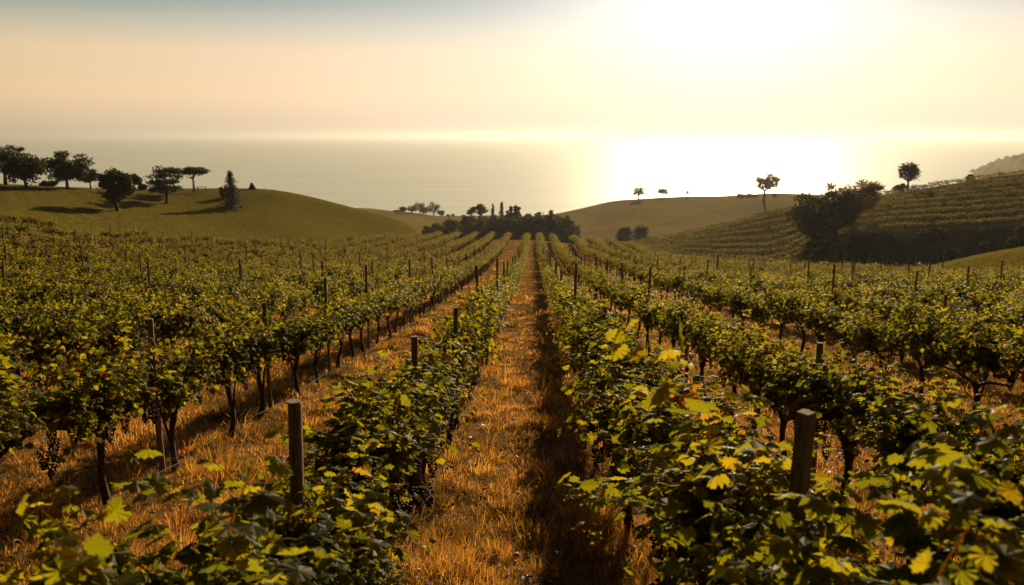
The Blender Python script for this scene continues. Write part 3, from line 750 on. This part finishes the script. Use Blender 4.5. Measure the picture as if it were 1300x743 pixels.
def tree_px(name, px, base, top, wpx, D, shape, lab, **k):
    """a tree whose foot stands on the ground at distance D (or where the sight line meets it)"""
    if D is None: x, y, D = ground_hit(px, base)
    else: x, y = at(px, D, base)
    z = tz(x, y); azz, s = ray(px, top); H = EYE[2] + float(s) * D - z; W = wpx * D / F_PX * (1.12 if D < 300 else 1.15)
    return tree(name, x, y, H, W, shape, lab, **k)
LT = 'trees on the left hill'
hill_trees = [
 ('broadleaf_tree', 8, 241, 178, 42, 126, 'loose', 'tall dark tree cut by the left edge of the photo', 2.2),
 ('broadleaf_tree', 34, 243, 190, 46, 119, 'round', 'rounded dark tree, second from the left on the grassy hill', 1.0),
 ('broadleaf_tree', 85, 240, 189, 56, 126, 'round', 'widest broad round tree on the left hill', 1.1),
 ('broadleaf_tree', 115, 240, 212, 25, 130, 'loose', 'small pale thin tree between two big dark trees on the hill', 1.5),
 ('broadleaf_tree', 149, 266, 210, 38, 107, 'oval', 'tall oval dark tree standing lowest on the left hill slope', 1.2),
 ('broadleaf_tree', 170, 246, 219, 22, 129, 'loose', 'small pale tree just behind the tall oval tree', 1.5),
 ('pine_tree', 211, 250, 211, 37, 120, 'layered', 'pine with flat layered boughs right of the oval tree', 1.0),
 ('pine_tree', 246, 237, 209, 32, 132, 'umbrella', 'flat-topped umbrella pine on the crest of the left hill', 1.0),
 ('spruce_tree', 294, 254, 218, 24, 122, 'conifer', 'pointed dark spruce at the right end of the hilltop trees', 1.0),
 ('young_spruce', 320, 240, 232, 6, 138, 'conifer', 'tiny pointed tree alone on the hill crest', 1.0)]
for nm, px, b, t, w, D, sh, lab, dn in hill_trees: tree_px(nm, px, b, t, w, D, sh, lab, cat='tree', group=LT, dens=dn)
for px, b, t, w, D in ((62, 238, 229, 22, 131), (181, 240, 233, 10, 133), (284, 245, 234, 10, 128)):
    tree_px('shrub', px, b, t, w, D, 'shrub', {62: 'low shrub between the two big trees on the left hill', 181: 'low shrub behind the pale tree on the hill crest', 284: 'small shrub beside the pointed spruce'}[px], cat='shrub', group='shrubs on the left hill', dens=.5)
# low rail by the umbrella pine
x, y = at(256, 131, 238); z = tz(x, y); o = empty('hitching_rail', (x, y, z), (0, 0, .4)); tag(o, 'pale low wooden rail on two posts beside the umbrella pine', 'rail')
for s in (-.55, .55): gg = Geo(); tube(gg, [(s, 0, -.2), (s, 0, .95)], .06, 6); link('rail_post', gg.mesh('rail_post', M_POST, True), o)
gg = Geo(); tube(gg, [(-.75, 0, .9), (.75, 0, .92)], .05, 6); link('rail', gg.mesh('rail', M_POST, True), o)

# far clump on the coast meadow
CL = 'trees in the far clump by the sea'
for k, (px, b, t, w, sh) in enumerate([(512, 272, 262, 12, 'round'), (523, 272, 261, 12, 'round'), (533, 275, 255, 17, 'round'), (551, 275, 256, 16, 'round'), (541, 274, 262, 16, 'round'), (505, 272, 266, 8, 'shrub'), (560, 274, 266, 10, 'shrub'), (500, 272, 267, 5, 'conifer'), (493, 272, 268, 6, 'shrub')]):
    tree_px('broadleaf_tree' if sh != 'conifer' else 'conifer_tree', px, b, t, w, 385 + 3 * (k % 3), sh, 'small dark tree in the far clump beside the sea, left of the wood' if k not in (2, 3) else ('taller of the two big round crowns in the far clump by the sea' if k == 2 else 'right-hand big round crown in the far clump by the sea'), group=CL, dens=.5)
for px, t in ((569, 272), (575, 271), (588, 273)): tree_px('shrub', px, 277, t, 5, 390, 'shrub', 'tiny lone bush on the meadow between clump and wood', cat='shrub', group='lone bushes on the far meadow', dens=.2)
# the wood behind the crest
GR = 'trees of the dark wood behind the crest'
kinds = {s: (make_tree(s, 9, w), (9, w)) for s, w in (('round', 8), ('oval', 6), ('conifer', 4), ('layered', 7))}
wood_lab = 'dark tree in the crowded front of the wood behind the vineyard crest'
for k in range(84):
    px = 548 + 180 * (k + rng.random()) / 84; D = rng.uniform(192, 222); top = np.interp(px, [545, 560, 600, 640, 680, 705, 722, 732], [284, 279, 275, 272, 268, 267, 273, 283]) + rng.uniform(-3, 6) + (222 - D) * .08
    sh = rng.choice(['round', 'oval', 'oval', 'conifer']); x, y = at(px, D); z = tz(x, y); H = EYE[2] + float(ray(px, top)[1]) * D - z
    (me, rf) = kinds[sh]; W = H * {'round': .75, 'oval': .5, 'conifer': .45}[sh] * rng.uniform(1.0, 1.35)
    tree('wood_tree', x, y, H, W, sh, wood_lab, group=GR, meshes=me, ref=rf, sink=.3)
for px, t, w, sh, lab in ((603, 255, 24, 'umbrella', 'tall flat-crowned pine rising above the left part of the wood'), (594, 268, 20, 'round', 'low round tree beside the tall pine over the wood'),
                          (626, 259, 10, 'conifer', 'first slim pointed conifer above the wood'), (637, 257, 13, 'conifer', 'slim pointed conifer above the wood, right of a thinner one'),
                          (647, 256, 11, 'oval', 'left one of the paired tall feathery trees above the wood'), (656, 253, 13, 'oval', 'tallest feathery tree above the middle of the wood'),
                          (670, 268, 18, 'round', 'round crown showing above the wood right of the conifers'), (683, 266, 13, 'round', 'small round crown topping the right part of the wood')):
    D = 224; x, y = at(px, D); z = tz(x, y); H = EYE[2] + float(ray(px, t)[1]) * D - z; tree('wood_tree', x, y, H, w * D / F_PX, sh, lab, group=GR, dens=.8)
for px in (541, 546): tree_px('shrub', px, 292, 284, 12, 200, 'shrub', 'round bush at the left end of the wood', cat='shrub', group='bushes at the left end of the wood', dens=.5)
# right side
RT = 'trees on the far right hills'
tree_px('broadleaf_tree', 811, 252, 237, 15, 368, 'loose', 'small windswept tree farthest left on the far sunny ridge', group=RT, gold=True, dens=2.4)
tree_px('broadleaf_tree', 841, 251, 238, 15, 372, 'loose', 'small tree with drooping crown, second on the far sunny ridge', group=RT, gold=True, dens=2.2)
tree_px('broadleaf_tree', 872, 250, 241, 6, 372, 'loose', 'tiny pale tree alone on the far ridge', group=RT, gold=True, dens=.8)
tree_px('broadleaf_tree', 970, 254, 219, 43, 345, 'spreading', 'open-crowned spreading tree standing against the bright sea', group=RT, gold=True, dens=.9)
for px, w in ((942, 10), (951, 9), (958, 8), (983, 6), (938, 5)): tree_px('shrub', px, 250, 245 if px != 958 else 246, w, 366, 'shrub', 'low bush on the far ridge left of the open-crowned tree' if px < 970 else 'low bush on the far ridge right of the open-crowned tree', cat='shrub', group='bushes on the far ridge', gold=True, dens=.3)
tree_px('round_bush', 793, 312, 284, 21, 205, 'shrub', 'left of two round dark bushes behind the vine rows', cat='bush', group='pair of dark round bushes', dens=1)
tree_px('round_bush', 813, 312, 282, 22, 208, 'shrub', 'right of two round dark bushes behind the vine rows', cat='bush', group='pair of dark round bushes', dens=1)
BT = 'big trees on the dark bank'
tree_px('broadleaf_tree', 1030, 312, 240, 62, 117, 'round', 'big dense dark round tree on the bank at the right', group=BT, dens=2.2)
tree_px('broadleaf_tree', 1060, 312, 236, 50, 120, 'oval', 'dark oval crown joined to the big round tree on the bank', group=BT, dens=2.0)
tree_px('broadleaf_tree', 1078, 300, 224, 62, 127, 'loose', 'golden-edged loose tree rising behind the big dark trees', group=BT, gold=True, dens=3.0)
tree_px('broadleaf_tree', 1152, 243, 206, 28, 166, 'spreading', 'slender open tree on the crest of the right vineyard hill', group=RT, dens=.55)
tree_px('broadleaf_tree', 1142, 245, 232, 16, 164, 'shrub', 'short tree at the foot of the slender hill crest tree', group=RT, dens=.8)
tree_px('shrub', 1232, 228, 221, 8, 168, 'shrub', 'tiny bush on the crest of the right vineyard hill', cat='shrub', dens=.3)
shr = make_tree('shrub', 2.4, 3.0, .8), (2.4, 3.0)
for k in range(46):
    px = rng.uniform(1010, 1330); azz = np.array([azp(px)]); D_ = interp_cols(azz, Dc)[0]; t = rng.uniform(0, 1); d = D_[2] - 9 + (D_[3] - D_[2] + 6) * t
    H = rng.uniform(.8, 2.2); x, y = at(px, d)
    tree('shrub', x, y, H, H * rng.uniform(1.2, 1.9), 'shrub', 'low dark scrub bush on the shaded bank below the right vineyard', cat='shrub', group='scrub on the shaded bank', meshes=shr[0], ref=shr[1])

# ------------------------------------------------------------------ grass
def blades(name, xs, ys, hs, ws, lean, rnd, m, label, cat='grass'):
    n = len(xs); z = terrain(xs, ys) - .01; a = rng.uniform(0, 6.283, n)
    # face roughly across the light so the blade glows
    wx, wy = np.cos(a) * ws, np.sin(a) * ws
    la = rng.uniform(0, 6.283, n) if lean.ndim == 1 else lean[:, 1]; lm = lean if lean.ndim == 1 else lean[:, 0]
    lx, ly = np.cos(la) * lm * hs, np.sin(la) * lm * hs
    V = np.zeros((n, 5, 3)); B = np.column_stack([xs, ys, z])
    V[:, 0] = B - np.column_stack([wx, wy, 0 * wx]) / 2; V[:, 1] = B + np.column_stack([wx, wy, 0 * wx]) / 2
    M_ = B + np.column_stack([lx * .35, ly * .35, hs * .58])
    V[:, 2] = M_ + np.column_stack([wx, wy, 0 * wx]) * .38; V[:, 3] = M_ - np.column_stack([wx, wy, 0 * wx]) * .38
    V[:, 4] = B + np.column_stack([lx, ly, hs * (1 - .25 * lm)])
    o = (np.arange(n) * 5)[:, None]
    g = Geo(); g.add(V.reshape(-1, 3), np.array([[0, 1, 2, 3]]) + o, np.array([[3, 2, 4]]) + o, rnd, rnd)
    ob = link(name, g.mesh(name, m)); tag(ob, label, cat, kind='stuff'); return ob
def vnoise(x, y, s, seed=0):
    return (np.sin(x*s*1.0+1.7*seed+2.1*np.sin(y*s*.7+seed)) * np.sin(y*s*1.13+seed*.9+1.3*np.sin(x*s*.83)) + .5*np.sin(x*s*2.3+y*s*1.9+seed)) / 1.5
def sample_field(n, dmin, dmax, pw=1.0, inside=True):
    u = rng.random(n); d = (dmin ** (1-pw) + u * (dmax ** (1-pw) - dmin ** (1-pw))) ** (1/(1-pw)) if pw != 1 else dmin * (dmax/dmin) ** u
    wide = np.where(d < 16, .42, .03); az = rng.uniform(azp(-90) - wide, azp(1390) + wide, n); x, y = d * np.sin(az), d * np.cos(az)
    if inside:
        k = d < interp_cols(az, Dc)[:, 0] + 1; return x[k], y[k], d[k]
    return x, y, d
# tufts: every centre throws a spray of blades
def tufts(n, dmin, dmax, per, pw, wmul=1.0, hmul=1.0):
    cx, cy_, cd = sample_field(n, dmin, dmax, pw)
    h0 = (.09 + .08 * rng.random(len(cx)) ** 2 + .07 * np.clip(vnoise(cx, cy_, 1.6, 3), 0, 1) + .22 * (rng.random(len(cx)) < .06)) * hmul * .82
    xs = np.repeat(cx, per); ys = np.repeat(cy_, per); d = np.repeat(cd, per); r = .10 * np.sqrt(rng.random(len(xs))) * (1 + d / 40)
    a = rng.uniform(0, 6.283, len(xs)); xs = xs + r * np.cos(a); ys = ys + r * np.sin(a)
    hs = np.repeat(h0, per) * rng.uniform(.5, 1.2, len(xs)); ws = np.maximum(.0032, d * .00085) * rng.uniform(.7, 1.3, len(xs)) * wmul
    lean = np.column_stack([np.clip(r / .09 * .7 + rng.normal(0, .3, len(xs)), 0, 1.3), a + rng.normal(0, .5, len(xs))])
    dead = np.repeat((rng.random(len(cx)) < .22) * .38, per)
    base = .53 - dead + .28 * vnoise(xs, ys, .8, 1) + .20 * vnoise(xs, ys, 2.7, 5) + np.repeat(rng.normal(0, .18, len(cx)), per)
    return xs, ys, hs, ws, lean, np.clip(base + rng.normal(0, .12, len(xs)), 0, 1)
T0 = list(tufts(420, 2.7, 30, 110, 1.2, 1.0, 1.0)); T0[2] = T0[2] * 2.1; T0[5] = np.clip(T0[5] - .08, 0, 1)
T1 = tufts(15000, 2.2, 14, 26, 1.2); T2 = tufts(9000, 13, 45, 12, 1.3, 1.0, 1.05)
T3 = tufts(9000, 43, 150, 6, 1.3, 1.1, 1.1)
cat_ = lambda i: np.concatenate([T0[i], T1[i], T2[i], T3[i]])
blades('dry_grass', cat_(0), cat_(1), cat_(2), cat_(3), cat_(4), cat_(5), M_GRASS, 'dry golden orange grass between the vine rows')
# pasture grass on the hills
def hill_grass(n, pxa, pxb, fa, fb):
    az = rng.uniform(azp(pxa), azp(pxb), n); D = interp_cols(az, Dc); d = D[:, fa] + (D[:, fb] - D[:, fa]) * rng.random(n)
    return d * np.sin(az), d * np.cos(az)
h1 = hill_grass(60000, -60, 556, 0, 4); h2 = hill_grass(16000, 900, 1390, 0, 1); h3 = hill_grass(9000, 780, 1000, 0, 1)
xs = np.concatenate([h1[0], h2[0], h3[0]]); ys = np.concatenate([h1[1], h2[1], h3[1]]); n = len(xs)
blades('pasture_grass', xs, ys, rng.uniform(.04, .13, n), np.full(n, .07), rng.uniform(0, .8, n), np.clip(.45 + .3 * vnoise(xs, ys, .15, 2) + rng.normal(0, .2, n), 0, 1), M_MEADOW, 'short olive and gold grass covering the left hill')
# fallen leaves and small weeds among the grass
x, y, d = sample_field(5200, 2.6, 26, 1.2); k = np.minimum(np.abs(x + 1.42), np.abs(x - 1.22)) < 5; n = len(x)
g = Geo(); place_leaves(g, 0, np.column_stack([x, y, terrain(x, y) + rng.uniform(.01, .09, n)]), rng.normal(0, 1, (n, 3)) * [1, 1, .35], rng.normal(0, .35, (n, 3)) + [0, 0, 1], rng.uniform(.03, .075, n), rng.random(n) ** 1.2)
tag(link('fallen_leaves', g.mesh('fallen_leaves', M_LITTER)), 'fallen rust and red vine leaves scattered in the dry grass', 'leaves', kind='stuff')

# ------------------------------------------------------------------ haze
def haze():
    import bmesh
    bm = bmesh.new(); bmesh.ops.create_cube(bm, size=1); me = bpy.data.meshes.new('haze'); bm.to_mesh(me); bm.free()
    m = mat('warm_sea_haze'); k = N(m)
    v = k.n('ShaderNodeVolumePrincipled', {'Color': (0.52, 0.53, 0.52, 1), 'Density': HAZE, 'Anisotropy': 0.55})
    o = k.n('ShaderNodeOutputMaterial'); k.l(v.outputs[0], o.inputs['Volume']); me.materials.append(m)
    ob = link('haze', me, None, (0, 6900, (-70 + 40) / 2), None, (30000, 15000, 110)); tag(ob, 'thin warm haze lying over the hills and the sea', 'haze', kind='stuff')
HAZE = 1.25e-4
haze()
